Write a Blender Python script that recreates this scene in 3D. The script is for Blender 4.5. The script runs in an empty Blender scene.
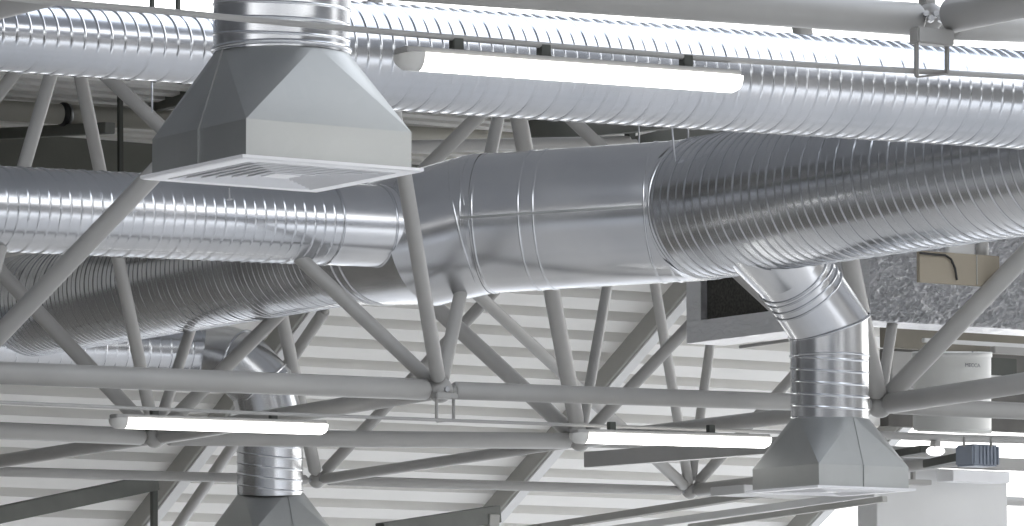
import bpy, bmesh, math, random
from mathutils import Vector, Matrix, Quaternion
random.seed(7)
S = bpy.context.scene
COL = S.collection
W, H, F = 1024, 526, 4800.0
HOR = 760.0                       # image row of the horizon
CAMZ = 4.2
PITCH = math.atan((HOR - H/2) / F)
YAW = math.radians(33)
A = Vector((math.cos(YAW), math.sin(YAW), 0))       # direction of the long chords and ducts
B = Vector((-math.sin(YAW), math.cos(YAW), 0))      # the other grid direction, going away
UP = Vector((0, 0, 1))
CAM = Vector((0, 0, CAMZ))
fwd = Vector((0, math.cos(PITCH), math.sin(PITCH)))
upv = Vector((0, -math.sin(PITCH), math.cos(PITCH)))
rgt = Vector((1, 0, 0))

def pt(x, y, d):
    return CAM + fwd*d + rgt*((x - W/2)/F*d) + upv*((H/2 - y)/F*d)
def onplane(x, y, p0, direc):
    """point on the vertical plane through p0 that contains the horizontal direction direc"""
    n = direc.cross(UP)
    ray = pt(x, y, 1.0) - CAM
    return CAM + ray*((p0 - CAM).dot(n)/ray.dot(n))
def dep(p): return (p - CAM).dot(fwd)

# ------------------------------------------------------------------ materials
def new_mat(name):
    m = bpy.data.materials.new(name); m.use_nodes = True
    nt = m.node_tree
    return m, nt, nt.nodes['Principled BSDF']
def paint(name, col, rough=.5, var=.06, scale=6, metal=0, bump=0.0, spec=.5):
    m, nt, b = new_mat(name)
    tc = nt.nodes.new('ShaderNodeTexCoord'); nz = nt.nodes.new('ShaderNodeTexNoise')
    nz.inputs['Scale'].default_value = scale; nz.inputs['Detail'].default_value = 5
    nt.links.new(tc.outputs['Object'], nz.inputs['Vector'])
    rp = nt.nodes.new('ShaderNodeValToRGB')
    rp.color_ramp.elements[0].position = .3; rp.color_ramp.elements[1].position = .7
    rp.color_ramp.elements[0].color = tuple(c*(1-var) for c in col) + (1,)
    rp.color_ramp.elements[1].color = tuple(min(1, c*(1+var)) for c in col) + (1,)
    nt.links.new(nz.outputs['Fac'], rp.inputs[0]); nt.links.new(rp.outputs[0], b.inputs['Base Color'])
    b.inputs['Roughness'].default_value = rough; b.inputs['Metallic'].default_value = metal
    b.inputs['Specular IOR Level'].default_value = spec
    if bump:
        bp = nt.nodes.new('ShaderNodeBump'); bp.inputs['Strength'].default_value = bump
        bp.inputs['Distance'].default_value = .01
        nt.links.new(nz.outputs['Fac'], bp.inputs['Height']); nt.links.new(bp.outputs[0], b.inputs['Normal'])
    return m
def galv(name, c0, c1, r0, r1, scale=14, wob=.15):
    """galvanised sheet: spangle cells vary the colour and gloss, broad noise dents it"""
    m, nt, b = new_mat(name)
    tc = nt.nodes.new('ShaderNodeTexCoord')
    v = nt.nodes.new('ShaderNodeTexVoronoi'); v.inputs['Scale'].default_value = scale*3
    n = nt.nodes.new('ShaderNodeTexNoise'); n.inputs['Scale'].default_value = scale*.25; n.inputs['Detail'].default_value = 2
    n.inputs['Roughness'].default_value = .5
    for q in (v, n): nt.links.new(tc.outputs['Object'], q.inputs['Vector'])
    mx = nt.nodes.new('ShaderNodeMix'); mx.inputs[0].default_value = .94
    nt.links.new(v.outputs['Color'], mx.inputs[2]); nt.links.new(n.outputs['Fac'], mx.inputs[3])
    rp = nt.nodes.new('ShaderNodeValToRGB')
    rp.color_ramp.elements[0].position = .35; rp.color_ramp.elements[1].position = .65
    rp.color_ramp.elements[0].color = tuple(c0) + (1,); rp.color_ramp.elements[1].color = tuple(c1) + (1,)
    nt.links.new(mx.outputs[0], rp.inputs[0]); nt.links.new(rp.outputs[0], b.inputs['Base Color'])
    mr = nt.nodes.new('ShaderNodeMapRange'); mr.inputs['From Min'].default_value = .3; mr.inputs['From Max'].default_value = .7
    mr.inputs['To Min'].default_value = r0; mr.inputs['To Max'].default_value = r1
    nt.links.new(mx.outputs[0], mr.inputs['Value']); nt.links.new(mr.outputs[0], b.inputs['Roughness'])
    b.inputs['Metallic'].default_value = 1
    n2 = nt.nodes.new('ShaderNodeTexNoise'); n2.inputs['Scale'].default_value = 5; n2.inputs['Detail'].default_value = 3
    nt.links.new(tc.outputs['Object'], n2.inputs['Vector'])
    bp = nt.nodes.new('ShaderNodeBump'); bp.inputs['Strength'].default_value = wob; bp.inputs['Distance'].default_value = .006
    nt.links.new(n2.outputs['Fac'], bp.inputs['Height']); nt.links.new(bp.outputs[0], b.inputs['Normal'])
    return m
def emit(name, col, strength):
    m, nt, b = new_mat(name)
    b.inputs['Base Color'].default_value = tuple(col) + (1,)
    b.inputs['Emission Color'].default_value = tuple(col) + (1,); b.inputs['Emission Strength'].default_value = strength
    return m

M = {}
M['galv'] = galv('galvanised_spiral', (.57, .585, .61), (.66, .67, .69), .17, .24, 5, .0)
M['galv_smooth'] = galv('galvanised_smooth', (.62, .63, .65), (.72, .725, .735), .19, .27, 8, .08)
M['galv_dull'] = galv('galvanised_dull', (.42, .43, .425), (.52, .53, .52), .42, .56, 6, .1)
M['tube'] = paint('grey_frame_paint', (.385, .378, .362), .42, .05, 4)
M['deck'] = paint('white_roof_deck', (.82, .81, .78), .6, .03, 2)
M['fascia'] = paint('dark_fascia', (.16, .165, .15), .7, .1, 2)
M['rafter'] = paint('rafter_paint', (.40, .395, .37), .6, .06, 3)
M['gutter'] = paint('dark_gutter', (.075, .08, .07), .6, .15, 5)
M['cream'] = paint('cream_pipe', (.50, .49, .44), .5, .04, 3)
M['white'] = paint('white_paint', (.86, .86, .87), .45, .02, 6)
M['offwhite'] = paint('offwhite_board', (.70, .70, .69), .6, .03, 2)
M['black'] = paint('black_rubber', (.02, .02, .02), .5, .1, 9)
M['steel'] = paint('zinc_fitting', (.45, .46, .48), .35, .15, 20, .8)
M['beige'] = paint('beige_board', (.33, .29, .225), .7, .04, 3)
M['tank'] = paint('tank_white', (.66, .66, .63), .45, .02, 3)
M['slate'] = paint('slate_box', (.28, .31, .36), .5, .06, 8)
M['fixture'] = paint('fixture_grey', (.60, .59, .56), .45, .04, 8)
M['filter'] = paint('dark_filter', (.05, .048, .042), .9, .5, 60)
M['floor'] = paint('concrete', (.74, .72, .69), .7, .1, .5)
M['roof_in'] = paint('hall_roof', (.42, .43, .45), .7, .05, .5)
M['wall_in'] = paint('hall_wall', (.48, .465, .44), .7, .1, .3)
M['wall_left'] = paint('side_wall', (.25, .25, .25), .7, .1, .3)
M['wall_beige'] = paint('beige_wall', (.24, .22, .18), .8, .1, 3)
M['wall_dark'] = paint('brown_grey_wall', (.13, .125, .115), .8, .2, 4)
M['ink'] = paint('grey_ink', (.22, .22, .24), .6, .05, 9)
M['lamp'] = emit('lamp_diffuser', (1, .99, .96), 3.0)
M['bulb'] = emit('small_lamp', (1, 1, 1), 1.0)
def foil():
    m, nt, b = new_mat('foil_wrap')
    tc = nt.nodes.new('ShaderNodeTexCoord')
    mp = nt.nodes.new('ShaderNodeMapping'); mp.inputs['Scale'].default_value = (5, 5, 14)
    n = nt.nodes.new('ShaderNodeTexNoise'); n.inputs['Scale'].default_value = 1.4; n.inputs['Detail'].default_value = 8
    n.inputs['Roughness'].default_value = .7; n.inputs['Distortion'].default_value = 1.2
    nt.links.new(tc.outputs['Object'], mp.inputs[0]); nt.links.new(mp.outputs[0], n.inputs['Vector'])
    bp = nt.nodes.new('ShaderNodeBump'); bp.inputs['Strength'].default_value = 1; bp.inputs['Distance'].default_value = .12
    nt.links.new(n.outputs['Fac'], bp.inputs['Height']); nt.links.new(bp.outputs[0], b.inputs['Normal'])
    b.inputs['Base Color'].default_value = (.80, .80, .81, 1); b.inputs['Metallic'].default_value = 1; b.inputs['Roughness'].default_value = .28
    return m
M['foil'] = foil()

# ------------------------------------------------------------------ object helpers
def link(name, me, mat, parent=None):
    o = bpy.data.objects.new(name, me); COL.objects.link(o)
    if mat: me.materials.append(mat)
    if parent is not None:
        o.parent = parent; o.matrix_parent_inverse = parent.matrix_basis.inverted()
    return o
def from_bm(name, bm, mat, parent=None, smooth=False):
    bmesh.ops.recalc_face_normals(bm, faces=bm.faces[:])
    if smooth:
        for f in bm.faces: f.smooth = True
    me = bpy.data.meshes.new(name); bm.to_mesh(me); bm.free()
    return link(name, me, mat, parent)
def tag(o, label, cat, group=None, kind=None):
    o['label'] = label; o['category'] = cat
    if group: o['group'] = group
    if kind: o['kind'] = kind
    return o
def thing(name, loc, label, cat, group=None, rz=0):
    o = bpy.data.objects.new(name, None); COL.objects.link(o)
    o.location = loc; o.rotation_euler = (0, 0, rz); o.empty_display_size = .1
    o.matrix_basis = Matrix.Translation(loc) @ Matrix.Rotation(rz, 4, 'Z')
    return tag(o, label, cat, group)
def copy_tree(o, parent=None):
    c = o.copy(); COL.objects.link(c)
    if parent is not None: c.parent = parent
    for ch in list(o.children): copy_tree(ch, c)
    return c
def frame_of(d, ref=UP):
    d = d.normalized(); u = ref - d*ref.dot(d)
    if u.length < 1e-4: u = A - d*A.dot(d)
    u.normalize(); return d, u, d.cross(u)
def ring_verts(bm, c, u, w, r, n):
    return [bm.verts.new(c + (u*math.cos(2*math.pi*k/n) + w*math.sin(2*math.pi*k/n))*r) for k in range(n)]
def bridge(bm, a, b, smooth=True):
    n = len(a)
    for k in range(n):
        f = bm.faces.new((a[k], a[(k+1) % n], b[(k+1) % n], b[k])); f.smooth = smooth
def revolve(bm, p, q, prof, n=28, caps=True):
    """prof: list of (distance from p, radius)"""
    d, u, w = frame_of(q - p); prev = None
    for t, r in prof:
        cur = ring_verts(bm, p + d*t, u, w, r, n)
        if prev: bridge(bm, prev, cur)
        elif caps: bm.faces.new(cur)
        prev = cur
    if caps: bm.faces.new(prev[::-1])
def box_bm(bm, c, ax, ay, az, sx, sy, sz, bevel=0):
    """box centred at c with half sizes sx, sy, sz on the unit axes ax, ay, az"""
    vs = [bm.verts.new(c + ax*sx*i + ay*sy*j + az*sz*k) for i in (-1, 1) for j in (-1, 1) for k in (-1, 1)]
    fs = []
    for a in ((0,1,3,2), (4,6,7,5), (0,4,5,1), (2,3,7,6), (0,2,6,4), (1,5,7,3)):
        fs.append(bm.faces.new([vs[i] for i in a]))
    if bevel:
        es = list({e for f in fs for e in f.edges})
        bmesh.ops.bevel(bm, geom=es, offset=bevel, segments=2, affect='EDGES')
def box(name, c, ax, ay, az, s, mat, parent=None, bevel=.004):
    bm = bmesh.new(); box_bm(bm, c, ax, ay, az, s[0], s[1], s[2], bevel)
    return from_bm(name, bm, mat, parent)
def beam(name, p, q, w, h, mat, parent=None, ref=UP, bevel=.004):
    d, u, v = frame_of(q - p, ref)
    return box(name, (p+q)/2, d, v, u, ((q-p).length/2, w/2, h/2), mat, parent, bevel)

# ------------------------------------------------------------------ duct builders
def spiral(name, p, q, r, pitch, mat, parent, bump=.006, n=72, deep=2):
    """spiral-wound duct: a raised lock seam and finer ribs follow a helix"""
    d, u, w = frame_of(q - p); L = (q - p).length
    offs = ((0, 0), (.03, 0), (.09, 1), (.14, 1), (.20, 0), (.23, 0), (.6, 0))
    nt = int(L/pitch) + 2
    bm = bmesh.new(); prev = None
    for k in range(-1, nt):
        big = 1 if k % deep == 0 else .6
        for off, hgt in offs:
            cur = []
            for j in range(n):
                a = 2*math.pi*j/n
                t = (k + off)*pitch + .35*pitch*math.sin(a)
                t = min(max(t, 0), L)
                rr = r + (hgt*bump*big if 0 < t < L else 0)
                cur.append(bm.verts.new(p + d*t + (u*math.cos(a) + w*math.sin(a))*rr))
            if prev: bridge(bm, prev, cur)
            prev = cur
    bmesh.ops.remove_doubles(bm, verts=bm.verts[:], dist=1e-5)
    me = bpy.data.meshes.new(name)
    for f in bm.faces: f.smooth = True
    bm.to_mesh(me); bm.free()
    return link(name, me, mat, parent)
def sweep(name, pts, rad, mat, parent, n=64, mitre_sharp=True, beads=()):
    """round duct through the points with mitred joints"""
    bm = bmesh.new(); dirs = [(pts[i+1]-pts[i]).normalized() for i in range(len(pts)-1)]
    u0 = frame_of(dirs[0])[1]; rings = []
    for i, p in enumerate(pts):
        din = dirs[max(i-1, 0)]; dout = dirs[min(i, len(dirs)-1)]
        nrm = (din + dout).normalized()
        u = (u0 - din*u0.dot(din)).normalized(); w = din.cross(u); cur = []
        for k in range(n):
            a = 2*math.pi*k/n; v = (u*math.cos(a) + w*math.sin(a))*rad[i]
            v = v - din*(v.dot(nrm)/din.dot(nrm))     # slide along the pipe on to the mitre plane
            cur.append(bm.verts.new(p + v))
        rings.append(cur); u0 = (u - dout*u.dot(dout)).normalized()
    for i in range(len(rings)-1): bridge(bm, rings[i], rings[i+1])
    for i in range(1, len(rings)-1):
        for k in range(n):
            e = bm.edges.get((rings[i][k], rings[i][(k+1) % n]))
            if e: e.smooth = False
    me = bpy.data.meshes.new(name); bm.to_mesh(me); bm.free()
    return link(name, me, mat, parent)
def bead(name, c, d, r, mat, parent, wdt=.02, hgt=.008, n=72):
    bm = bmesh.new(); d = d.normalized()
    prof = [(0, r-.004), (wdt*.2, r+hgt), (wdt*.8, r+hgt), (wdt, r-.004)]
    revolve(bm, c - d*wdt/2, c + d, prof, n, caps=False)
    return from_bm(name, bm, mat, parent, True)

# ------------------------------------------------------------------ the space frame nodes
N1 = pt(440, 390, 27.6)
D0 = 27.6
def nd(x, y, a, b): return pt(x, y, D0*(1 + .058*a + .0912*b))
N0 = nd(-36, 371.5, -1, 0); N2 = nd(880, 405, 1, 0); N3 = nd(1320, 424, 2, 0)
ML = nd(155, 437, 0, 1); MLL = nd(-262, 420, -1, 1); MR = nd(580, 441, 1, 1); MRR = nd(992, 455, 2, 1)
Q1 = nd(317, 480, 1, 2); Q0 = nd(-57, 470, 0, 2); Q2 = nd(690, 491, 2, 2); Q3 = nd(1062, 503, 3, 2)
T1 = nd(62, 30, -.5, .5); T2 = nd(508, 58, .5, .5); T3 = nd(954, 84, 1.5, .5)
T4 = nd(246, 150, .5, 1.5); T5 = nd(640, 142, 1.5, 1.5); T6 = nd(-150, 128, -.5, 1.5)
U1 = nd(366, -55, -.5, -.5); U2 = nd(812, -32, .5, -.5); U3 = nd(1262, -8, 1.5, -.5)
def strut(p, q, r, label, mat='tube', fit=.09, cat='strut', group='tubes of the roof space frame', name='frame_strut', off=(.09, .09)):
    d = (q - p).normalized(); p2 = p + d*off[0]; q2 = q - d*off[1]; L = (q2 - p2).length
    bm = bmesh.new(); revolve(bm, p2, q2, [(0, r*.86), (.012, r), (L-.012, r), (L, r*.86)], 28)
    t = thing(name, p, label, cat, group)
    from_bm('tube', bm, M[mat], t, False)
    for a, s in ((p, 1), (q, -1)):
        bm = bmesh.new()
        oo = off[0] if s == 1 else off[1]
        if oo < .03: bm.free(); continue
        revolve(bm, a + d*s*.03, q if s == 1 else p, [(0, r*.42), (oo*.55, r*.42), (oo-.03, r*.8)], 16)
        from_bm('end_cone', bm, M[mat], t, False)
    return t
def px_strut(n, at, other, x, y, r, label, mat='tube', **k):
    """strut from node at, whose far end lies towards node other but passes the image point x, y"""
    # keep the far node's distance, correct its direction
    q = other
    return strut(at, q, r, label, mat, **k)
def leg(node, top, mid, r, label, mat='tube', ext=1.0, **k):
    """web member from a bottom node towards a top node, through the picture point mid"""
    v = top - node
    # vertical fraction reached at the row of mid
    lo, hi = 0.0, 1.4
    for _ in range(40):
        t = (lo+hi)/2; p = node + v*t; yy = H/2 - (p - CAM).dot(upv)/dep(p)*F
        if yy > mid[1]: lo = t
        else: hi = t
    m = pt(mid[0], mid[1], dep(node + v*t))
    q = node + (m - node)*(1.0/max(t, .05))*ext
    return strut(node, q, r, label, mat, **k)
def node(p, r, label):
    t = thing('frame_node', p, label, 'joint', 'connection nodes of the roof space frame')
    bm = bmesh.new(); bmesh.ops.create_icosphere(bm, subdivisions=3, radius=r, matrix=Matrix.Translation(p))
    from_bm('hub', bm, M['tube'], t, True)
    bm = bmesh.new()
    for dd in (A, -A, B, -B):
        q = p + dd*r*.9
        bmesh.ops.create_cone(bm, segments=6, radius1=.018, radius2=.018, depth=.03, cap_ends=True,
            matrix=Matrix.Translation(q) @ dd.to_track_quat('Z', 'Y').to_matrix().to_4x4())
    from_bm('bolt_heads', bm, M['steel'], t)
    return t

# bottom chords
strut(N0 - A*1.5, N0, .060, 'cool grey chord tube leaving the frame at the left edge above the lit strip light', 'tube')
strut(N0, N1, .062, 'long cool grey chord tube crossing below the dark spiral duct on the left', 'tube')
strut(N1, N2, .052, 'long grey chord tube running right from the bracketed node to behind the vertical duct', 'tube')
strut(N2, N3, .052, 'pale horizontal chord tube in front of the white tank, lower of two', 'tube')
strut(MLL, ML, .054, 'grey chord tube left of the lower left strip light')
strut(ML, MR, .054, 'grey chord tube passing behind the lower left strip light')
strut(MR, MRR, .040, 'grey chord tube behind the lower middle strip light')
strut(Q0, Q1, .034, 'thin grey chord tube low at the left, below the lower left strip light')
strut(Q1, Q2, .036, 'thin pale chord tube low at the middle, between two web nodes')
strut(Q2, Q3, .036, 'thin chord tube passing behind the lower right diffuser')
strut(N1, ML, .052, 'shaded cross tube from bracketed node down left to the lower left strip light', 'tube')
strut(N0, MLL, .05, 'cross tube at left edge behind the cool grey chord', 'tube')
strut(N2, MR, .050, 'shaded cross tube from the right node to above the lower middle strip light', 'tube')
strut(ML, Q0, .045, 'shaded cross tube sloping down left under the lower left strip light', 'tube')
strut(MR, Q1, .038, 'shaded cross tube from the lower middle strip light down left to web node', 'tube')
strut(MRR, Q2, .05, 'shaded cross tube meeting the lower web node left of the lower right diffuser', 'tube')
strut(N2, N2 + (onplane(1060, 377.5, N2, B) - N2)*1.0, .062, 'thick grey cross tube rising right in front of the white tank', 'tube')
# top chords
strut(T1, T2, .045, 'top chord tube hidden behind the upper spiral duct, left span', 'tube')
strut(T2, T3, .045, 'top chord tube hidden behind the upper spiral duct, right span', 'tube')
strut(T4, T5, .045, 'top chord tube behind the large smooth duct', 'tube')
# web members, front row
leg(N1, U1, (405, 180), .043, 'light grey web tube rising in front of the large duct elbow', 'tube')
leg(N0, U1, (150, 178), .052, 'long pale web tube rising right to the big diffuser over the left duct', 'tube')
leg(N2, U2, (852, 270), .056, 'thick pale web tube behind the vertical duct drop', 'tube')
leg(N2, U3, (1024, 256), .058, 'thick pale web tube rising right across the foil wrapped duct', 'tube')
leg(N1, T1, (337, 293), .042, 'web tube sloping up left from bracketed node to under the left duct')
leg(N1, T2, (459, 301), .040, 'narrow web tube rising just right of the bracketed node')
leg(N0, T1, (23, 170), .040, 'web tube below the upper left duct, second from the left edge')
leg(N2, T2, (597, 143), .040, 'web tube sloping down right under the upper duct, rightmost of four there')
leg(N2, T3, (892, 326), .034, 'narrow dark web tube beside the right node under the foil duct', 'tube')
leg(ML, T1, (118, 258), .040, 'web tube passing over the dark spiral duct at the left', 'tube')
leg(ML, T6, (36, 310), .048, 'shaded web tube crossing the dark spiral duct near the left edge', 'tube')
leg(ML, T2, (278, 315), .044, 'web tube rising right from the lower left strip light past the far duct elbow')
leg(ML, T4, (191, 328), .036, 'short narrow web tube rising over the far spiral duct')
leg(MLL, T1, (0, 92), .04, 'web tube cutting the upper left corner below the duct')
leg(MR, T2, (551, 288), .054, 'thick steep web tube below the middle of the large smooth duct')
leg(MR, T5, (607, 288), .036, 'narrow dark web tube just right of the thick steep one', 'tube')
leg(MR, T4, (435, 307), .054, 'wide shaded web tube sloping from the duct elbow down to the middle node', 'tube')
leg(MR, T3, (693, 322), .040, 'dark web tube rising right to the filter opening', 'tube')
leg(Q1, T4, (281, 312), .046, 'upright web tube standing beside the far duct elbow', 'tube')
leg(Q1, T5, (410, 381), .042, 'web tube climbing right behind the bracketed node')
leg(Q2, T5, (655, 285), .038, 'pale narrow web tube under the right end of the smooth duct')
leg(Q2, nd(760, 135, 2.5, 1.5), (710, 346), .036, 'pale narrow web tube below the filter opening')
leg(Q2, T4, (490, 306), .044, 'web tube descending right from the duct elbow to the lower web node')
leg(Q2, nd(1070, 150, 2.5, 1.5), (786, 384), .040, 'web tube rising right from the lower web node to behind the vertical duct')
strut(pt(329, 304, 33.4), pt(172, 535, 36.0), .042, 'web tube crossing behind the lower left duct drop to the frame bottom')
for p, r, l in ((N1, .075, 'bolted node with two-legged bracket in the middle of the frame'), (N2, .08, 'node right of the vertical duct where five tubes meet'),
                (ML, .07, 'node above the lower left strip light'), (MR, .07, 'node at the left end of the lower middle strip light'),
                (Q1, .06, 'small node right of the lower left duct drop'), (Q2, .06, 'small node left of the lower right diffuser'),
                (T1, .07, 'top node behind the upper duct at left'), (T2, .07, 'top node behind the upper duct at middle')):
    node(p, r, l)

# near frame at the top
P9 = pt(935, 16, 18.6)
Pm = onplane(395, -17, pt(920, 20, 18.6), A)
strut(Pm, pt(928, 20, 18.55), .064, 'thick shaded grey tube along the top edge, middle to right', 'tube', group='thick tubes of the near frame', off=(.01, .05))
strut(pt(944, 17, 18.5), onplane(1060, -8, P9, B), .068, 'thick grey tube rising to the top right corner', 'tube', group='thick tubes of the near frame', off=(.04, .01))
strut(pt(948, 24, 18.8), pt(1070, 29, 19.6), .062, 'shaded grey tube behind the top right corner tube', 'tube', group='thick tubes of the near frame', off=(.02, .01))
strut(onplane(64, -15, pt(0, 3, 17.0), B), onplane(-40, 12, pt(0, 3, 17.0), B), .062, 'pale grey tube cutting the top left corner', 'tube', group='thick tubes of the near frame', off=(.01, .01))
t = thing('near_node', P9, 'node with bolts between the thick tubes at top right', 'joint')
bm = bmesh.new(); bmesh.ops.create_icosphere(bm, subdivisions=3, radius=.055, matrix=Matrix.Translation(P9 + B*.03)); from_bm('hub', bm, M['tube'], t, True)
beam('post', P9 + B*.05, P9 + B*.05 + UP*.3, .05, .05, M['tube'], t, ref=A)
bm = bmesh.new()
for k in range(4):
    q = pt(926 + 5*k, 14 + 5*(k % 2), 18.45)
    bmesh.ops.create_cone(bm, segments=6, radius1=.013, radius2=.013, depth=.05, cap_ends=True, matrix=Matrix.Translation(q) @ Matrix.Rotation(math.pi/2, 4, 'X'))
from_bm('bolt_heads', bm, M['steel'], t)

# ------------------------------------------------------------------ hanging brackets, conduits
def bracket(xl, xr, yt, yb, d, bar, plate, label, mat):
    t = thing('hanging_bracket', pt((xl+xr)/2, yt, d), label, 'bracket', 'brackets that carry the conduits')
    pl, pr = pt(xl, yb, d), onplane(xr, yb, pt(xl, yb, d), A); ptl = pt(xl, yt, d); ptr = onplane(xr, yt, ptl, A)
    pbr = onplane(xr, yb - (3 if d < 20 else 1.5), pl, A)
    beam('upright', ptl, pl, bar, bar*.5, M[mat], t, ref=A)
    beam('upright', ptr, pbr, bar, bar*.5, M[mat], t, ref=A)
    beam('foot', pl, pbr, .02, bar*.35, M[mat], t)
    q = (ptl + ptr)/2 
    box('plate', q, A, B, UP, ((ptr-ptl).length/2 + bar*.6, .03, plate), M[mat], t, .006)
    return t
bracket(916.5, 947, 37, 77, 18.35, .024, .032, 'grey two-legged bracket under the near node at top right', 'tube')
bracket(436.5, 453.5, 396, 422, 27.5, .024, .018, 'grey two-legged bracket hanging under the bolted middle node', 'tube')

def conduit(pts, r, label, mat='tube'):
    t = thing('conduit', pts[0], label, 'conduit', 'thin conduits that carry the strip lights')
    bm = bmesh.new(); d, u, w = frame_of(pts[-1]-pts[0]); prev = None
    for p in pts:
        cur = ring_verts(bm, p, u, w, r, 16)
        if prev: bridge(bm, prev, cur)
        prev = cur
    from_bm('rail', bm, M[mat], t, True)
    return t
c0 = pt(566, 47, 17.5)
con1 = conduit([onplane(x, y, c0, A) for x, y in ((-30, -7), (41, 1), (150, 10), (260, 20.5), (380, 31.5), (566, 47), (700, 58), (860, 68), (1060, 79))], .0115,
        'thin grey conduit crossing the whole top of the picture in front of the duct', 'tube')
c1 = pt(440, 420, 27.5)
con2 = conduit([onplane(x, y, c1, A) for x, y in ((-30, 401), (110, 407), (220, 411.5), (440, 420), (700, 429.5), (790, 432.5))], .010,
        'thin conduit above the two lower strip lights', 'tube')
con3 = conduit([onplane(x, y, pt(950, 438, 29.3), A) for x, y in ((868, 434.5), (950, 438), (1060, 441))], .024,
        'wider pale tube low at the right carrying the small grey box', 'tube')

# ------------------------------------------------------------------ strip lights
def make_light(L):
    t = thing('strip_light', Vector((0, 0, 0)), '', 'strip light')
    X, Y, Z = Vector((1,0,0)), Vector((0,1,0)), Vector((0,0,1))
    hw = .052
    def sec(s, up=0.):       # rounded trough cross section, lamp side down
        out = []
        for k in range(13):
            a = math.pi*k/12
            out.append((hw*math.cos(a)*(1 - .22*math.sin(a)), -.056*math.sin(a)**.7))
        return out
    def loft(name, stations, mat, top=.006):
        bm = bmesh.new(); prev = None
        for x, sc, dz in stations:
            cur = [bm.verts.new((x, y*sc, z*sc + dz)) for y, z in sec(0)]
            cur += [bm.verts.new((x, -hw*sc, top*sc + dz)), bm.verts.new((x, hw*sc, top*sc + dz))]
            if prev: bridge(bm, prev, cur)
            else: bm.faces.new(cur)
            prev = cur
        bm.faces.new(prev[::-1])
        return from_bm(name, bm, mat, t)
    e = .09
    loft('diffuser', [(e, 1, 0), (L - .035, 1, 0), (L-.01, .8, 0), (L, .45, 0)], M['lamp'])
    cap = loft('end_cap', [(0, .35, -.004), (.012, .75, -.002), (.035, 1.02, 0), (e, 1.05, 0)], M['fixture'])
    box('housing', Vector((L/2, 0, .014)), X, Y, Z, (L/2 - .02, .046, .012), M['tube'], t, .004)
    return t
def place_light(p, q, label, clips, con, src=None):
    v = q - p; L = v.length
    t = make_light(L); t['label'] = label
    t['group'] = 'lit strip lights hanging from conduits'
    X = v.normalized(); Y = UP.cross(X).normalized(); Z = X.cross(Y)
    R = Matrix((X, Y, Z)).transposed().to_4x4(); R.translation = p
    t.matrix_basis = R
    for c in clips:
        b = p + X*(L*c) + Z*.02
        o = box('clip', b + Z*.02, X, Y, Z, (.022, .018, .034), M['gutter'], None, .003)
        o.parent = t; o.matrix_parent_inverse = R.inverted()
    return t
fl = onplane(396, 54, pt(566, 66, 17.5), A); fr = onplane(739, 78.5, pt(566, 66, 17.5), A)
place_light(fl, fr, 'large lit strip light hanging in front of the upper spiral duct', (.17, .42, .84), con1)
fl = onplane(110, 418.5, pt(217, 422, 27.9), A); fr = onplane(326, 425.5, pt(217, 422, 27.9), A)
place_light(fl, fr, 'lit strip light low at the left in front of the duct drop', (.2, .75), con2)
fl = onplane(571, 433.5, pt(670, 437, 28.2), A); fr = onplane(769, 439, pt(670, 437, 28.2), A)
place_light(fl, fr, 'lit strip light low at the middle, left of the lower right diffuser', (.2, .7), con2)

# ------------------------------------------------------------------ ducts
# upper spiral duct
ud = pt(560, 62, 21.0)
p = onplane(-60, 37, pt(130, 47, 20.9), A); q = onplane(300, 61, p, A)
rl = .152
def duct_thing(p, label): return thing('air_duct', p, label, 'duct', 'spiral wound ventilation ducts')
t = duct_thing(p, 'bright spiral duct along the top of the picture in front of roof trusses')
spiral('spiral_section', onplane(-60, 32, ud, A), onplane(290, 56.5, ud, A), 33.5/F*20.3, .062, M['galv'], t, .0058)
dR = onplane(1110, 106, ud, A); dL = onplane(285, 50, ud, A)
spiral('spiral_section', dL, dR, .226, .062, M['galv'], t, .0058)
# left duct that joins the elbow
ref = pt(200, 217, 27.5)
t = duct_thing(onplane(0, 209, ref, A), 'spiral duct at the left passing under the big diffuser to the elbow')
e2 = onplane(322, 223.5, ref, A)
spiral('spiral_section', onplane(-70, 206, ref, A), e2, .240, .066, M['galv'], t, .0058)
e3 = onplane(412, 228, ref, A)
col_l = sweep('smooth_collar', [e2, e3], [.241, .241], M['galv_smooth'], t)
for f_ in (.02, .60, .70):
    bead('seam_ring', e2.lerp(e3, f_), e3-e2, .241, M['galv'], col_l, .018, .005)
# large main duct
t = thing('main_duct', pt(580, 218, 28.1), 'largest duct, with smooth riveted middle section between an elbow and a ribbed run', 'duct')
Rm = .412
a0 = pt(480, 224, 28.3); a1 = pt(690, 210.5, 27.95)
# smooth run
smo = sweep('smooth_section', [a0, a1], [Rm, Rm], M['galv_smooth'], t, 96)
dd = a1 - a0
for f_ in (.0, .055, .275, .345, .865, .94): bead('seam_ring', a0 + dd*f_, dd, Rm, M['galv_smooth'], smo, .016, .005, 96)
# lengthwise lock seam on the smooth run
d, u, w = frame_of(dd)
toc = (CAM - (a0+a1)/2).normalized(); tc = (toc - d*toc.dot(d)).normalized()
sd = (tc*math.cos(.02) + d.cross(tc)*math.sin(.02)).normalized()
ang = math.radians(6); sd = (Quaternion(d, -ang) @ tc); 
if sd.z < tc.z: sd = (Quaternion(d, ang) @ tc)
beam('lock_seam', a0 + sd*(Rm+.001), a0 + dd*.86 + sd*(Rm+.001),   .014, .008, M['galv_dull'], smo, ref=sd, bevel=.001)
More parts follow.
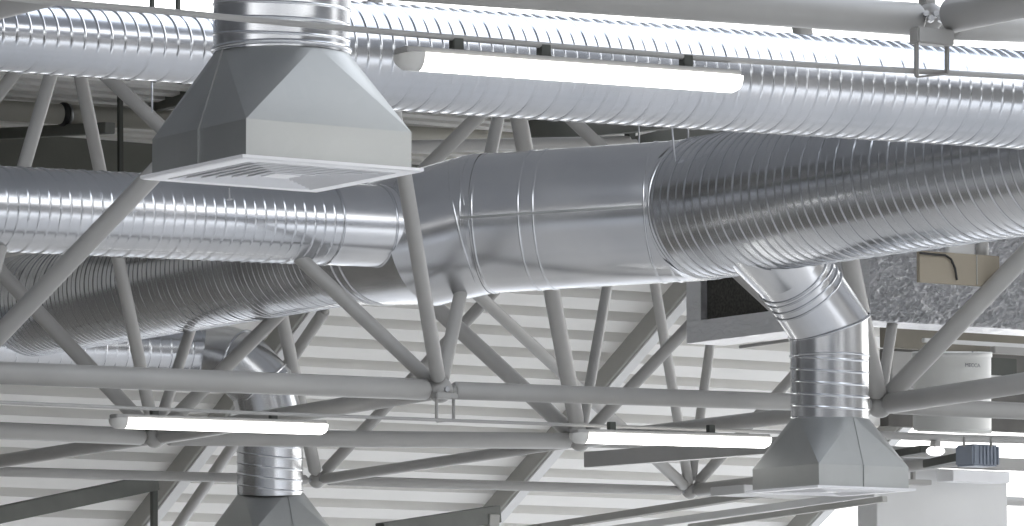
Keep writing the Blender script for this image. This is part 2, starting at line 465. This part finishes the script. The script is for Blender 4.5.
# elbow to the left
b1 = pt(428, 237, 28.35); b2 = pt(378, 243, 28.75); b3 = onplane(348, 247.5, b2, B)
elb_l = sweep('elbow', [a0.lerp(a1, .04), a0, b1, b2, b3], [Rm+.003, Rm+.003, Rm*.985, Rm*.90, .347], M['galv_smooth'], t, 96)
for pp, dv, rr in ((a0, (b1-a0), Rm), (b1, (a0-b2), Rm*.985), (b2, (b1-b3), Rm*.91), (a0.lerp(b1, .2), b1-a0, Rm), (b1.lerp(b2, .85), b2-b1, Rm*.92)):
    bead('seam_ring', pp, dv, rr, M['galv_smooth'], elb_l, .018, .004, 96)
b4 = onplane(-60, 322, b3, B)
spiral('spiral_section', b3, b4, .345, .060, M['galv'], t, .0042, 84)
# right ribbed run coming nearer
g1 = onplane(1110, 143, a1, B)
elb = a1 + (g1-a1).normalized()*.10
g0 = a1.lerp(g1, .045)
sweep('elbow', [a0.lerp(a1, .97), a1.lerp(a1 + dd, .03), g0], [Rm+.002]*3, M['galv_smooth'], t, 96)
bead('seam_ring', g0, g1-a1, Rm, M['galv_smooth'], t, .02, .008, 96)
spiral('spiral_section', g0, g1, Rm, .079, M['galv'], t, .0070, 96)
# far spiral duct below, with elbow
far = pt(150, 352, 33.2)
t = duct_thing(far, 'far spiral duct seen below the dark duct, turning down to a drop')
k0 = onplane(-70, 343, far, A); k1 = onplane(205, 352, far, A)
spiral('spiral_section', k0, k1, .215, .085, M['galv'], t, .004, 56)
cx = pt(270, 395, 33.3)
k2 = pt(240, 362, 33.3); k3 = pt(262, 386, 33.3); k4 = pt(270, 415, 33.3); k5 = pt(270, 432, 33.3)
elb_k = sweep('elbow', [k1, k2, k3, k4, k5], [.222]*5, M['galv_smooth'], t, 56)
for a_, b_ in ((k1, k2), (k2, k3), (k3, k4)): bead('seam_ring', b_, b_-a_, .225, M['galv'], elb_k, .02, .006, 56)
k6 = pt(270, 494, 33.3)
spiral('drop_section', k5, k6, .228, .075, M['galv'], t, .006, 56)
# right drop
t = thing('duct_drop', pt(829, 350, 27.6), 'round duct drop with mitred elbow falling from the main duct to the lower right diffuser', 'duct', 'round duct drops')
v1 = pt(829.5, 357, 27.7); v0 = v1 - UP*(63.5/F*27.7); v2 = v1 + UP*(31/F*27.7); v3 = pt(799, 282, 27.6); v4 = pt(757, 226, 27.35)
spiral('drop_section', v0, v1, .226, .070, M['galv'], t, .005, 64)
elb_v = sweep('elbow', [v1, v2, v3, v4], [.228, .228, .226, .226], M['galv_smooth'], t, 64)
for a_, b_, f_ in ((v1, v2, .02), (v2, v3, .72), (v2, v3, .86), (v2, v3, 1.0), (v3, v4, .15)):
    bead('seam_ring', a_.lerp(b_, f_), b_-a_, .227, M['galv'], elb_v, .016, .006, 64)
bead('mitre_lip', v2, (v2-v1).normalized() + (v3-v2).normalized(), .246, M['galv'], elb_v, .01, .004, 64)
sweep('saddle', [v3.lerp(v4, .3), v3.lerp(v4, .7), v4], [.232, .255, .27], M['galv_smooth'], t, 64)

# ------------------------------------------------------------------ diffusers with hoods
def make_diffuser(rc, seams):
    X, Y, Z = Vector((1,0,0)), Vector((0,1,0)), Vector((0,0,1)); O = Vector((0,0,0))
    t = thing('ceiling_diffuser', O, '', 'diffuser')
    hb, zb, zt = .320, .135, .417
    bm = bmesh.new()
    c = [(-hb,-hb), (hb,-hb), (hb,hb), (-hb,hb)]
    lo = [bm.verts.new((x, y, .01)) for x, y in c]; hi = [bm.verts.new((x, y, zb)) for x, y in c]
    for k in range(4): bm.faces.new((lo[k], lo[(k+1)%4], hi[(k+1)%4], hi[k]))
    pbx = from_bm('plenum_box', bm, M['galv_dull'], t)
    # square to round hood: flat triangles on the sides, quarter cones at the corners
    bm = bmesh.new(); nq = 12
    hi = [bm.verts.new((x, y, zb)) for x, y in c]
    circ = [bm.verts.new((rc*math.cos(math.radians(270) + math.pi/2*k/nq), rc*math.sin(math.radians(270) + math.pi/2*k/nq), zt)) for k in range(4*nq)]
    for s in range(4):
        a, b = hi[s], hi[(s+1) % 4]; m = circ[s*nq]
        f = bm.faces.new((a, b, m))
        for k in range(nq):
            f = bm.faces.new((b, circ[(s*nq+k+1) % (4*nq)], circ[s*nq+k])); f.smooth = True
    for e in bm.edges:
        if len(e.link_faces) == 2 and e.link_faces[0].smooth != e.link_faces[1].smooth: e.smooth = True
    bmesh.ops.recalc_face_normals(bm, faces=bm.faces[:])
    for f in bm.faces: f.smooth = True if len(f.verts) == 3 and f.calc_area() < .02 else False
    me = bpy.data.meshes.new('hood'); bm.to_mesh(me); bm.free(); hood = link('hood', me, M['galv_dull'], t)
    # standing seams
    for sx, sy in seams:
        n_ = Vector((sx, sy, 0)); tv = Vector((-sy, sx, 0))
        beam('side_seam', n_*(hb+.003) + Z*.012, n_*(hb+.003) + Z*zb, .012, .008, M['galv_dull'], pbx, ref=n_, bevel=.001)
        beam('hood_seam', n_*(hb+.001) + Z*zb, n_*(rc+.003) + Z*zt, .010, .006, M['galv_dull'], hood, ref=n_, bevel=.001)
    # frame plate and four-way louvres
    bm = bmesh.new(); ho = .350
    def sq(h, z): return [bm.verts.new((x*h, y*h, z)) for x, y in ((-1,-1), (1,-1), (1,1), (-1,1))]
    rings = [sq(hb-.002, .012), sq(ho, .012), sq(ho, .002), sq(ho-.008, -.002), sq(.285, -.002), sq(.285, .012)]
    for a, b in zip(rings, rings[1:]): bridge(bm, a, b, False)
    gfr = from_bm('grille_frame', bm, M['white'], t)
    bm = bmesh.new(); h = .277
    while h > .05:
        r_ = [sq(h, -.002), sq(h-.004, -.004), sq(h-.030, .022), sq(h-.026, .024)]
        for a, b in zip(r_, r_[1:] + r_[:1]): bridge(bm, a, b, False)
        h -= .038
    box_bm(bm, Vector((0,0,.0)), X, Y, Z, h, h, .003)
    from_bm('louvres', bm, M['white'], gfr)
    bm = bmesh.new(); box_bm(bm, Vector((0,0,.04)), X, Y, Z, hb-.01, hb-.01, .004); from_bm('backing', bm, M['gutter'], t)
    return t
def put(t, loc):
    t.matrix_basis = Matrix.Translation(loc) @ Matrix.Rotation(YAW, 4, 'Z')
g = 'square ceiling diffusers with sheet metal hoods'
df = make_diffuser(.226, ((-1, 0),)); put(df, pt(281, 175.5, 18.0)); df.scale = (1.11,)*3; df.matrix_basis = df.matrix_basis @ Matrix.Diagonal((1.11, 1.11, 1.11, 1)) if abs(df.scale.x - 1) < 1e-3 else df.matrix_basis; df['group'] = g
df['label'] = 'big nearest diffuser with galvanised hood and white louvred square face at upper left'
d2 = make_diffuser(.226, ((0, -1),)); put(d2, Vector((v1.x, v1.y, pt(830, 492.5, 27.7).z))); d2['label'] = 'lower right diffuser with a bright galvanised hood below the duct drop'
d3 = copy_tree(d2); put(d3, pt(271, 553, 33.3)); d3['label'] = 'lower left diffuser hood cut by the bottom edge of the picture'
for x in (d2, d3): x['group'] = g
# neck above the big diffuser
top = pt(281, 175.5, 18.0)
t = thing('duct_drop', top + UP*.45, 'near round duct drop above the big diffuser, cut by the top edge', 'duct', 'round duct drops')
spiral('drop_section', top + UP*.455, top + UP*1.25, .258, .058, M['galv'], t, .005, 72)
bead('collar_ring', top + UP*.472, UP, .259, M['galv'], t, .022, .006)
# small hook below the big diffuser
t = thing('hanging_hook', pt(229, 190, 17.8), 'tiny cord with a hook dangling below the big diffuser', 'hook')
beam('cord', pt(229, 188, 17.8), pt(229.5, 200, 17.8), .003, .003, M['steel'], t)
beam('hook', pt(226, 200, 17.8), pt(233, 199, 17.8), .006, .006, M['steel'], t)

# ------------------------------------------------------------------ hanger rods
for xs, l in (((639, 128, 639, 150, 28.6), 'short threaded rod above the smooth duct, left of three'),
              ((669.5, 110, 679, 206, 27.5), 'long thin rod with clamp on the face of the main duct'),
              ((688, 120, 688, 150, 27.8), 'short threaded rod above the smooth duct, right of three'),
              ((152, 85, 152, 112, 24.0), 'thin rod under the upper duct left of the big diffuser')):
    t = thing('hanger_rod', pt(xs[0], xs[1]-12, xs[4]), l, 'rod', 'thin rods that hang the ducts')
    bm = bmesh.new(); p0 = pt(xs[0], xs[1]-12, xs[4]); p1 = pt(xs[2], xs[3], xs[4]-.02)
    revolve(bm, p0, p1, [(0, .0055), ((p1-p0).length, .0055)], 8); from_bm('rod', bm, M['steel'], t)
    if xs[3] > 200: box('clamp', pt(683, 206, 27.46), A, B, UP, (.05, .01, .008), M['gutter'], t, .002)

# ------------------------------------------------------------------ roof
def struct(o): o['kind'] = 'structure'; return o
O = pt(672, 290, 36.0); Rv = pt(507, 524, 38.3) - O; Rl = Rv.length; Rn = Rv.normalized()
Rn = (Rn - A*Rn.dot(A)).normalized()
Nn = A.cross(Rn).normalized()
if Nn.dot(CAM - O) < 0: Nn = -Nn
def deck(name, org, a, r, n, l0, l1, r0, r1, pitch, hgt, mat, dove=False):
    bm = bmesh.new(); pr = []
    s = r0
    while s < r1:
        pr += [(s, 0), (s + pitch*.52, 0), (s + pitch*.44, -hgt), (s + pitch*1.06, -hgt)] if dove else \
              [(s, 0), (s + pitch*.54, 0), (s + pitch*.60, -hgt), (s + pitch*.94, -hgt)]
        s += pitch
    prev = None
    for st, hh in pr:
        cur = [bm.verts.new(org + a*l + r*st + n*hh) for l in (l0, l1)]
        if prev: bm.faces.new((prev[0], prev[1], cur[1], cur[0]))
        prev = cur
    return struct(from_bm(name, bm, mat))
Z34 = Rn
deck('ceiling', O, A, Rn, Nn, -8.2, 3.2, -.62, 4.4, .262, .13, M['deck'])
for x, y, l in ((672, 290, 0), (None, None, -3.02), (None, None, 3.05)):
    base = O + A*l + Nn*.07
    o = beam('beam_rafter', base - Rn*.7, base + Rn*4.2, .085, .15, M['rafter'], None, ref=Nn); struct(o)
    base += Nn*.083 + A*.035
    o = beam('beam_flange', base - Rn*.7, base + Rn*4.2, .10, .014, M['offwhite'], None, ref=Nn); struct(o)
# flat far roof above and the fascia behind it
ZT = CAMZ + 4.75
fp = pt(80, 138, 36.8)
r0p = Vector((fp.x, fp.y, ZT))
deck('ceiling_far', r0p, A, -B, -UP, -12, 14, -.05, 2.9, .30, .10, M['deck'], True)
o = box('wall_fascia', r0p + A*1 + UP*-.75 + B*.1, A, B, UP, (13, .05, .80), M['fascia']); struct(o)
# roof over the near bays, out of the picture above
def quad_slab(name, pts, th, mat):
    bm = bmesh.new(); lo = [bm.verts.new(p) for p in pts]; hi = [bm.verts.new(p + UP*th) for p in pts]
    bm.faces.new(lo); bm.faces.new(hi[::-1]); bridge(bm, lo, hi, False)
    return struct(from_bm(name, bm, mat))
zz = ZT + 1.2
def slab(name, x0, x1, y0, y1, z0, z1, mat):
    return struct(box(name, Vector(((x0+x1)/2, (y0+y1)/2, (z0+z1)/2)), Vector((1,0,0)), Vector((0,1,0)), UP, ((x1-x0)/2, (y1-y0)/2, (z1-z0)/2), mat, None, 0))
slab('ceiling_near', -18, 18, -22, 0.0, zz, zz+.2, M['roof_in'])
slab('ceiling_bay', -18, 18, 8.0, 15.0, zz, zz+.2, M['roof_in'])
slab('ceiling_bay_left', -18, 2.7, 15.0, 19.5, zz, zz+.2, M['roof_in'])  # bay split into two unseen slabs, gap added to brighten the near hood
slab('ceiling_bay_right', 5.2, 18, 15.0, 19.5, zz, zz+.2, M['roof_in'])
slab('ceiling_light_block', -18, -1.4, 19.5, 24.0, zz, zz+.2, M['roof_in'])  # unseen slab added to keep skylight off the hood's left side
slab('ceiling_mid', -18, 18, 24.0, 36.0, zz, zz+.2, M['roof_in'])
slab('wall_rear', -18, 18, -22.2, -22, 0, zz, M['wall_in'])
slab('wall_left', -18.2, -18, -22, 50, 0, zz, M['wall_left'])
slab('wall_reflection_block', -6.2, -6.0, 29.5, 50, 0, zz, M['wall_dark'])  # unseen dark wall added to darken reflections in the spiral ducts
slab('wall_side', 18, 18.2, -22, 33, 3.2, zz, M['wall_in'])
# far beams under the flat roof
for p, q, w_, h_, l in ((pt(238, 84, 33.5), pt(95, 112, 36.2), .08, .16, 0), (pt(668, 113, 33), pt(528, 128, 36), .08, .22, 0), (pt(110, 128, 34), pt(-20, 135, 36), .08, .08, 0), (pt(770,118,33), pt(640,150,36), .1, .2, 0)):
    struct(beam('beam_roof', p, q, w_, h_, M['fascia']))
struct(beam('beam_post', pt(630, 110, 34), pt(630, 150, 34), .06, .06, M['gutter'], ref=A))
struct(beam('beam_post', pt(120, 95, 34.5), pt(121, 260, 34.5), .035, .035, M['gutter'], ref=A))
# window bars high at the left
for x in (152, 178): struct(beam('window_mullion', pt(x, -12, 24), pt(x, 20, 24), .028, .02, M['gutter'], ref=A))
# cream pipe with a clamp
cp = pt(60, 113, 34.6)
c_a = onplane(-40, 108, cp, A); c_b = onplane(700, 153, cp, A)
t = thing('cream_pipe', cp, 'cream pipe behind the trusses just below the upper duct', 'pipe')
bm = bmesh.new(); revolve(bm, c_a, c_b, [(0, .074), ((c_b-c_a).length, .074)], 28); from_bm('pipe', bm, M['cream'], t, False)
bead('clamp_ring', pt(63.5, 114.5, 34.6) , A, .074, M['black'], t, .05, .014, 32)
bead('clamp_band', pt(68, 114.8, 34.6) , A, .074, M['steel'], t, .02, .008, 32)

# ------------------------------------------------------------------ gutters at the bottom
p_, q_ = pt(-30, 521, 33.9), pt(155, 482, 35.6)
struct(beam('beam_gutter', p_, q_, .08, .12, M['gutter']))
struct(beam('beam_post', pt(154, 484, 35.6), pt(154, 540, 35.6), .045, .045, M['gutter'], ref=A))
struct(beam('beam_gutter', pt(380, 532, 35.2), pt(497, 514, 36.4), .08, .13, M['gutter']))
struct(beam('beam_post', pt(492, 514, 36.3), pt(490, 540, 36.3), .09, .09, M['rafter'], ref=A))
g_a, g_b = pt(520, 531, 34.5), pt(790, 489, 33.0)
struct(beam('beam_gutter', g_a, g_b, .10, .05, M['rafter']))
struct(beam('beam_rail', pt(600, 531, 34.2), pt(876, 493, 32.8), .05, .05, M['offwhite']))
struct(beam('beam_gutter', pt(690, 527, 34.0), pt(885, 499, 32.9), .06, .04, M['rafter']))
struct(box('trim_sill', pt(800, 493, 33.2), A, B, UP, (.62, .2, .03), M['offwhite']))
struct(beam('beam_channel', pt(588, 460, 31.0), pt(800, 443.5, 29.6), .08, .10, M['tube']))

# ------------------------------------------------------------------ foil wrapped duct, filter and things at right
fc = pt(870, 320.5, 29.5)             # its near lower corner
LA, LB, HH = 2.6, 1.96, .70
t = thing('foil_duct', fc, 'rectangular duct wrapped in crinkled silver foil behind the main duct', 'duct')
bm = bmesh.new()
def sheet(bm, o, e1, e2, n1, n2, nrm, amp):
    g_ = [[bm.verts.new(o + e1*i/n1 + e2*j/n2 + nrm*(random.uniform(-amp, amp) if 0 < i < n1 and 0 < j < n2 else 0)) for j in range(n2+1)] for i in range(n1+1)]
    for i in range(n1):
        for j in range(n2): bm.faces.new((g_[i][j], g_[i+1][j], g_[i+1][j+1], g_[i][j+1]))
sheet(bm, fc, A*LA, UP*HH, 170, 50, -B, .009)
sheet(bm, fc, A*LA, B*.34, 50, 5, -UP, .005)
sheet(bm, fc + B*.34, A*.3, B*(LB-.34), 8, 16, -UP, .005)
sheet(bm, fc + A*.3 + B*.34, B*(LB-.34), UP*HH, 12, 8, A, .004)
sheet(bm, fc + A*.3 + B*.34, A*(LA-.3), UP*HH, 12, 8, B, .004)
sheet(bm, fc + UP*HH, A*LA, B*.34, 10, 4, UP, .004)
sheet(bm, fc + UP*HH + B*.34, A*.3, B*(LB-.34), 4, 10, UP, .004)
sheet(bm, fc + B*LB, A*.3, UP*HH, 4, 10, B, .004)
bmesh.ops.remove_doubles(bm, verts=bm.verts[:], dist=1e-4)
from_bm('foil_jacket', bm, M['foil'], t)
# open end with filter, facing left-near
e0 = fc + B*LB
mar = .075
dz = Vector((0, 0, 1))
bm = bmesh.new()
fr_ = .16
y0, y1 = .17, LB - .16
z0, z1 = .14, HH - .05
def rect(o, u0, u1, v0, v1, off): return [bm.verts.new(o + B*a + UP*b_ - A*off) for a, b_ in ((u0, v0), (u1, v0), (u1, v1), (u0, v1))]
ra = rect(fc, 0, LB, 0, HH, 0); rb = rect(fc, y0+.75, y1, z0, z1, 0); rc_ = rect(fc, y0+.75, y1, z0, z1, -.06)
bridge(bm, ra, rb, False); bridge(bm, rb, rc_, False)
from_bm('end_frame', bm, M['foil'], t)
bm = bmesh.new(); rd = rect(fc, y0+.75, y1, z0, z1, -.05); bm.faces.new(rd); from_bm('filter', bm, M['filter'], t)
beam('hinge_rod', pt(740, 347, 30.3), pt(790, 340, 29.7), .02, .02, M['tube'], t)
# beige panel with cable
pc = pt(958, 269, 29.0)
bp0 = onplane(918, 268.5, pc, A); bp1 = onplane(998, 270, pc, A)
t = thing('beige_panel', pc, 'beige board hanging in front of the foil duct, with a dark cable', 'board')
box('board', (bp0+bp1)/2, A, B, UP, ((bp1-bp0).length/2, .015, 15.8/F*29), M['beige'], t, .002)
box('joint_strip', onplane(975, 270, pc, A) - B*.018, A, B, UP, (.003, .003, .09), M['rafter'], t, .0005)
cab = [onplane(x, y, pc - B*.03, A) for x, y in ((920, 253), (935, 254.5), (945, 255), (951, 259), (955, 268), (957, 280))]
bm = bmesh.new(); prev = None
for i, p in enumerate(cab):
    dv = cab[min(i+1, len(cab)-1)] - cab[max(i-1, 0)]; d_, u_, w_ = frame_of(dv, B)
    cur = ring_verts(bm, p, u_, w_, .007, 8)
    if prev: bridge(bm, prev, cur)
    prev = cur
from_bm('cable', bm, M['black'], t, True)
o = box('white_case', onplane(960, 250, pt(958, 250, 29.15), A), A, B, UP, (.10, .02, .06), M['offwhite']); tag(o, 'small white case just above the beige board', 'case')
bm = bmesh.new(); revolve(bm, pt(982, 235, 29.2), pt(982, 262, 29.2), [(0, .04), (.16, .04)], 20)
o = from_bm('pipe_stub', bm, M['tube']); tag(o, 'short grey pipe stub above the right end of the beige board', 'pipe')
# wall and shelf behind the tank
wp = pt(960, 340, 34.0)
def wallbox(name, x0, x1, y0_, y1_, d, mat, dy=.05):
    a_, b_ = onplane(x0, (y0_+y1_)/2, pt(960, 400, d), A), onplane(x1, (y0_+y1_)/2, pt(960, 400, d), A)
    return box(name, (a_+b_)/2 + B*dy, A, B, UP, ((b_-a_).length/2, dy, (y1_-y0_)/2/F*d), mat)
struct(wallbox('wall_back', 888, 1060, 300, 352, 34.5, M['wall_beige']))
struct(wallbox('wall_lower', 888, 1060, 353, 430, 35.2, M['wall_dark']))
struct(wallbox('trim_rail', 925, 1060, 342, 346, 34.2, M['offwhite'], .02))
struct(wallbox('trim_shelf', 995, 1060, 348, 355, 33.6, M['tube'], .03))
o = wallbox('dark_cabinet', 990, 1017, 358, 378, 34.3, M['gutter'], .06); tag(o, 'dark cabinet on the wall right of the white tank', 'cabinet')
o = wallbox('grey_cabinet', 892, 930, 352, 388, 34.0, M['tube'], .06); tag(o, 'grey cabinet behind the thick diagonal tube, left of the tank', 'cabinet')
o = wallbox('cable_box', 960, 1060, 376, 382, 33.9, M['offwhite'], .04); tag(o, 'pale cable tray behind the white tank at right edge', 'cable tray')
# tank
tc_ = pt(952, 430, 33.0); tt = pt(952, 352, 33.0)
t = thing('white_tank', tc_, 'white cylindrical tank with small grey lettering, behind the right tubes', 'tank')
rt = 39/F*33; Lt = (tt-tc_).length
bm = bmesh.new(); revolve(bm, tc_, tt, [(0, rt*.985), (.02, rt), (Lt*.93, rt), (Lt*.935, rt*1.03), (Lt, rt*1.03)], 48); o = from_bm('tank_body', bm, M['tank'], t)
def text(body, loc, size, parent, mat, xdir):
    cu = bpy.data.curves.new('lettering', 'FONT'); cu.body = body; cu.size = size; cu.extrude = .001; cu.align_x = 'CENTER'; cu.align_y = 'CENTER'
    o_ = bpy.data.objects.new('font_source', cu); COL.objects.link(o_)
    bpy.context.view_layer.update()
    me = bpy.data.meshes.new_from_object(o_.evaluated_get(bpy.context.evaluated_depsgraph_get()))
    bpy.data.objects.remove(o_); bpy.data.curves.remove(cu)
    z = xdir.cross(UP).normalized(); R_ = Matrix((xdir, UP, z)).transposed().to_4x4(); R_.translation = loc
    me.transform(R_); me.materials.clear(); me.name = 'lettering'
    return link('lettering', me, mat, parent)
vx = Vector((math.cos(.45), math.sin(.45), 0)); nrm_t = vx.cross(UP)
text('MECCA', Vector((tt.x, tt.y, pt(952, 368.5, 33).z)) + nrm_t*(rt+.003), .036, t, M['ink'], vx)
text('B', Vector((tt.x, tt.y, pt(952, 356, 33).z)) + nrm_t*(rt+.003) , .03, t, M['ink'], vx)
# small ribbed box on the right conduit
sb = pt(977, 456, 28.9)
t = thing('ribbed_box', sb, 'small slate grey ribbed box hanging from the tube at lower right', 'control box')
bm = bmesh.new()
box_bm(bm, sb, A, B, UP, .10, .09, .065, .012)
cas = from_bm('casing', bm, M['slate'], t)
for k in range(6): box('rib', sb - B*.094 + A*(-.05 + .027*k), A, B, UP, (.006, .008, .055), M['slate'], cas, .002)
for x in (964, 991): beam('strap', pt(x, 437, 28.75), pt(x, 447, 28.75), .022, .01, M['tube'], t, ref=A)
# small lamp
lp = pt(935.5, 451, 29.2)
t = thing('small_lamp', lp, 'small white oval lamp beside the ribbed box', 'lamp')
bm = bmesh.new(); bmesh.ops.create_uvsphere(bm, u_segments=20, v_segments=12, radius=1, matrix=Matrix.Translation(lp) @ Matrix.Diagonal((.058, .05, .031, 1))); from_bm('globe', bm, M['bulb'], t, True)
beam('base', lp + UP*.02, lp + UP*.06, .05, .05, M['tube'], t, ref=A)
# white room block at lower right
struct(wallbox('wall_right', 877, 1007.5, 469, 560, 36.0, M['offwhite'], .12))
struct(wallbox('trim_cornice', 953, 1010, 470.5, 482, 35.6, M['white'], .1))
struct(wallbox('beam_band', 862, 1060, 456, 468, 35.7, M['tube'], .05))
struct(wallbox('trim_ledge', 884, 932, 479, 484, 35.3, M['tube'], .06))
struct(beam('beam_joist', pt(893, 455, 33), pt(926, 449, 32.4), .08, .05, M['gutter']))
struct(beam('beam_joist', pt(928, 464, 33), pt(962, 457, 32.4), .08, .055, M['gutter']))
struct(beam('beam_post', pt(913, 447, 35.2), pt(913, 482, 35.2), .03, .03, M['tube'], ref=A))
struct(wallbox('wall_panel', 925, 992, 414, 432, 34.4, M['tank'], .05))

# ------------------------------------------------------------------ floor
bm = bmesh.new()
vs = [bm.verts.new(v) for v in ((-40, -25, 0), (40, -25, 0), (40, 60, 0), (-40, 60, 0))]; bm.faces.new(vs)
struct(from_bm('floor', bm, M['floor']))

# ------------------------------------------------------------------ sky and light
wd = bpy.data.worlds.new('sky'); S.world = wd; wd.use_nodes = True; nt = wd.node_tree; nt.nodes.clear()
out = nt.nodes.new('ShaderNodeOutputWorld'); bg = nt.nodes.new('ShaderNodeBackground')
tcn = nt.nodes.new('ShaderNodeTexCoord'); sp = nt.nodes.new('ShaderNodeSeparateXYZ')
cr = nt.nodes.new('ShaderNodeValToRGB'); e = cr.color_ramp.elements
e[0].position = 0; e[0].color = (1, .985, .96, 1); e[1].position = 1; e[1].color = (.54, .62, .77, 1)
x = cr.color_ramp.elements.new(.25); x.color = (.96, .97, .98, 1)
nt.links.new(tcn.outputs['Generated'], sp.inputs[0]); nt.links.new(sp.outputs['Z'], cr.inputs[0])
nt.links.new(cr.outputs[0], bg.inputs['Color']); bg.inputs['Strength'].default_value = 2.4
nt.links.new(bg.outputs[0], out.inputs['Surface'])

cam = bpy.data.cameras.new('camera'); co = bpy.data.objects.new('camera', cam); COL.objects.link(co)
co.location = CAM; co.rotation_euler = (math.pi/2 + PITCH, 0, 0)
cam.sensor_width = 36; cam.lens = F/W*36; cam.clip_end = 500; cam.clip_start = .1
S.camera = co
S.view_settings.view_transform = 'Standard'; S.view_settings.look = 'None'; S.view_settings.gamma = 1
S.view_settings.use_curve_mapping = False; S.view_settings.exposure = 0.46
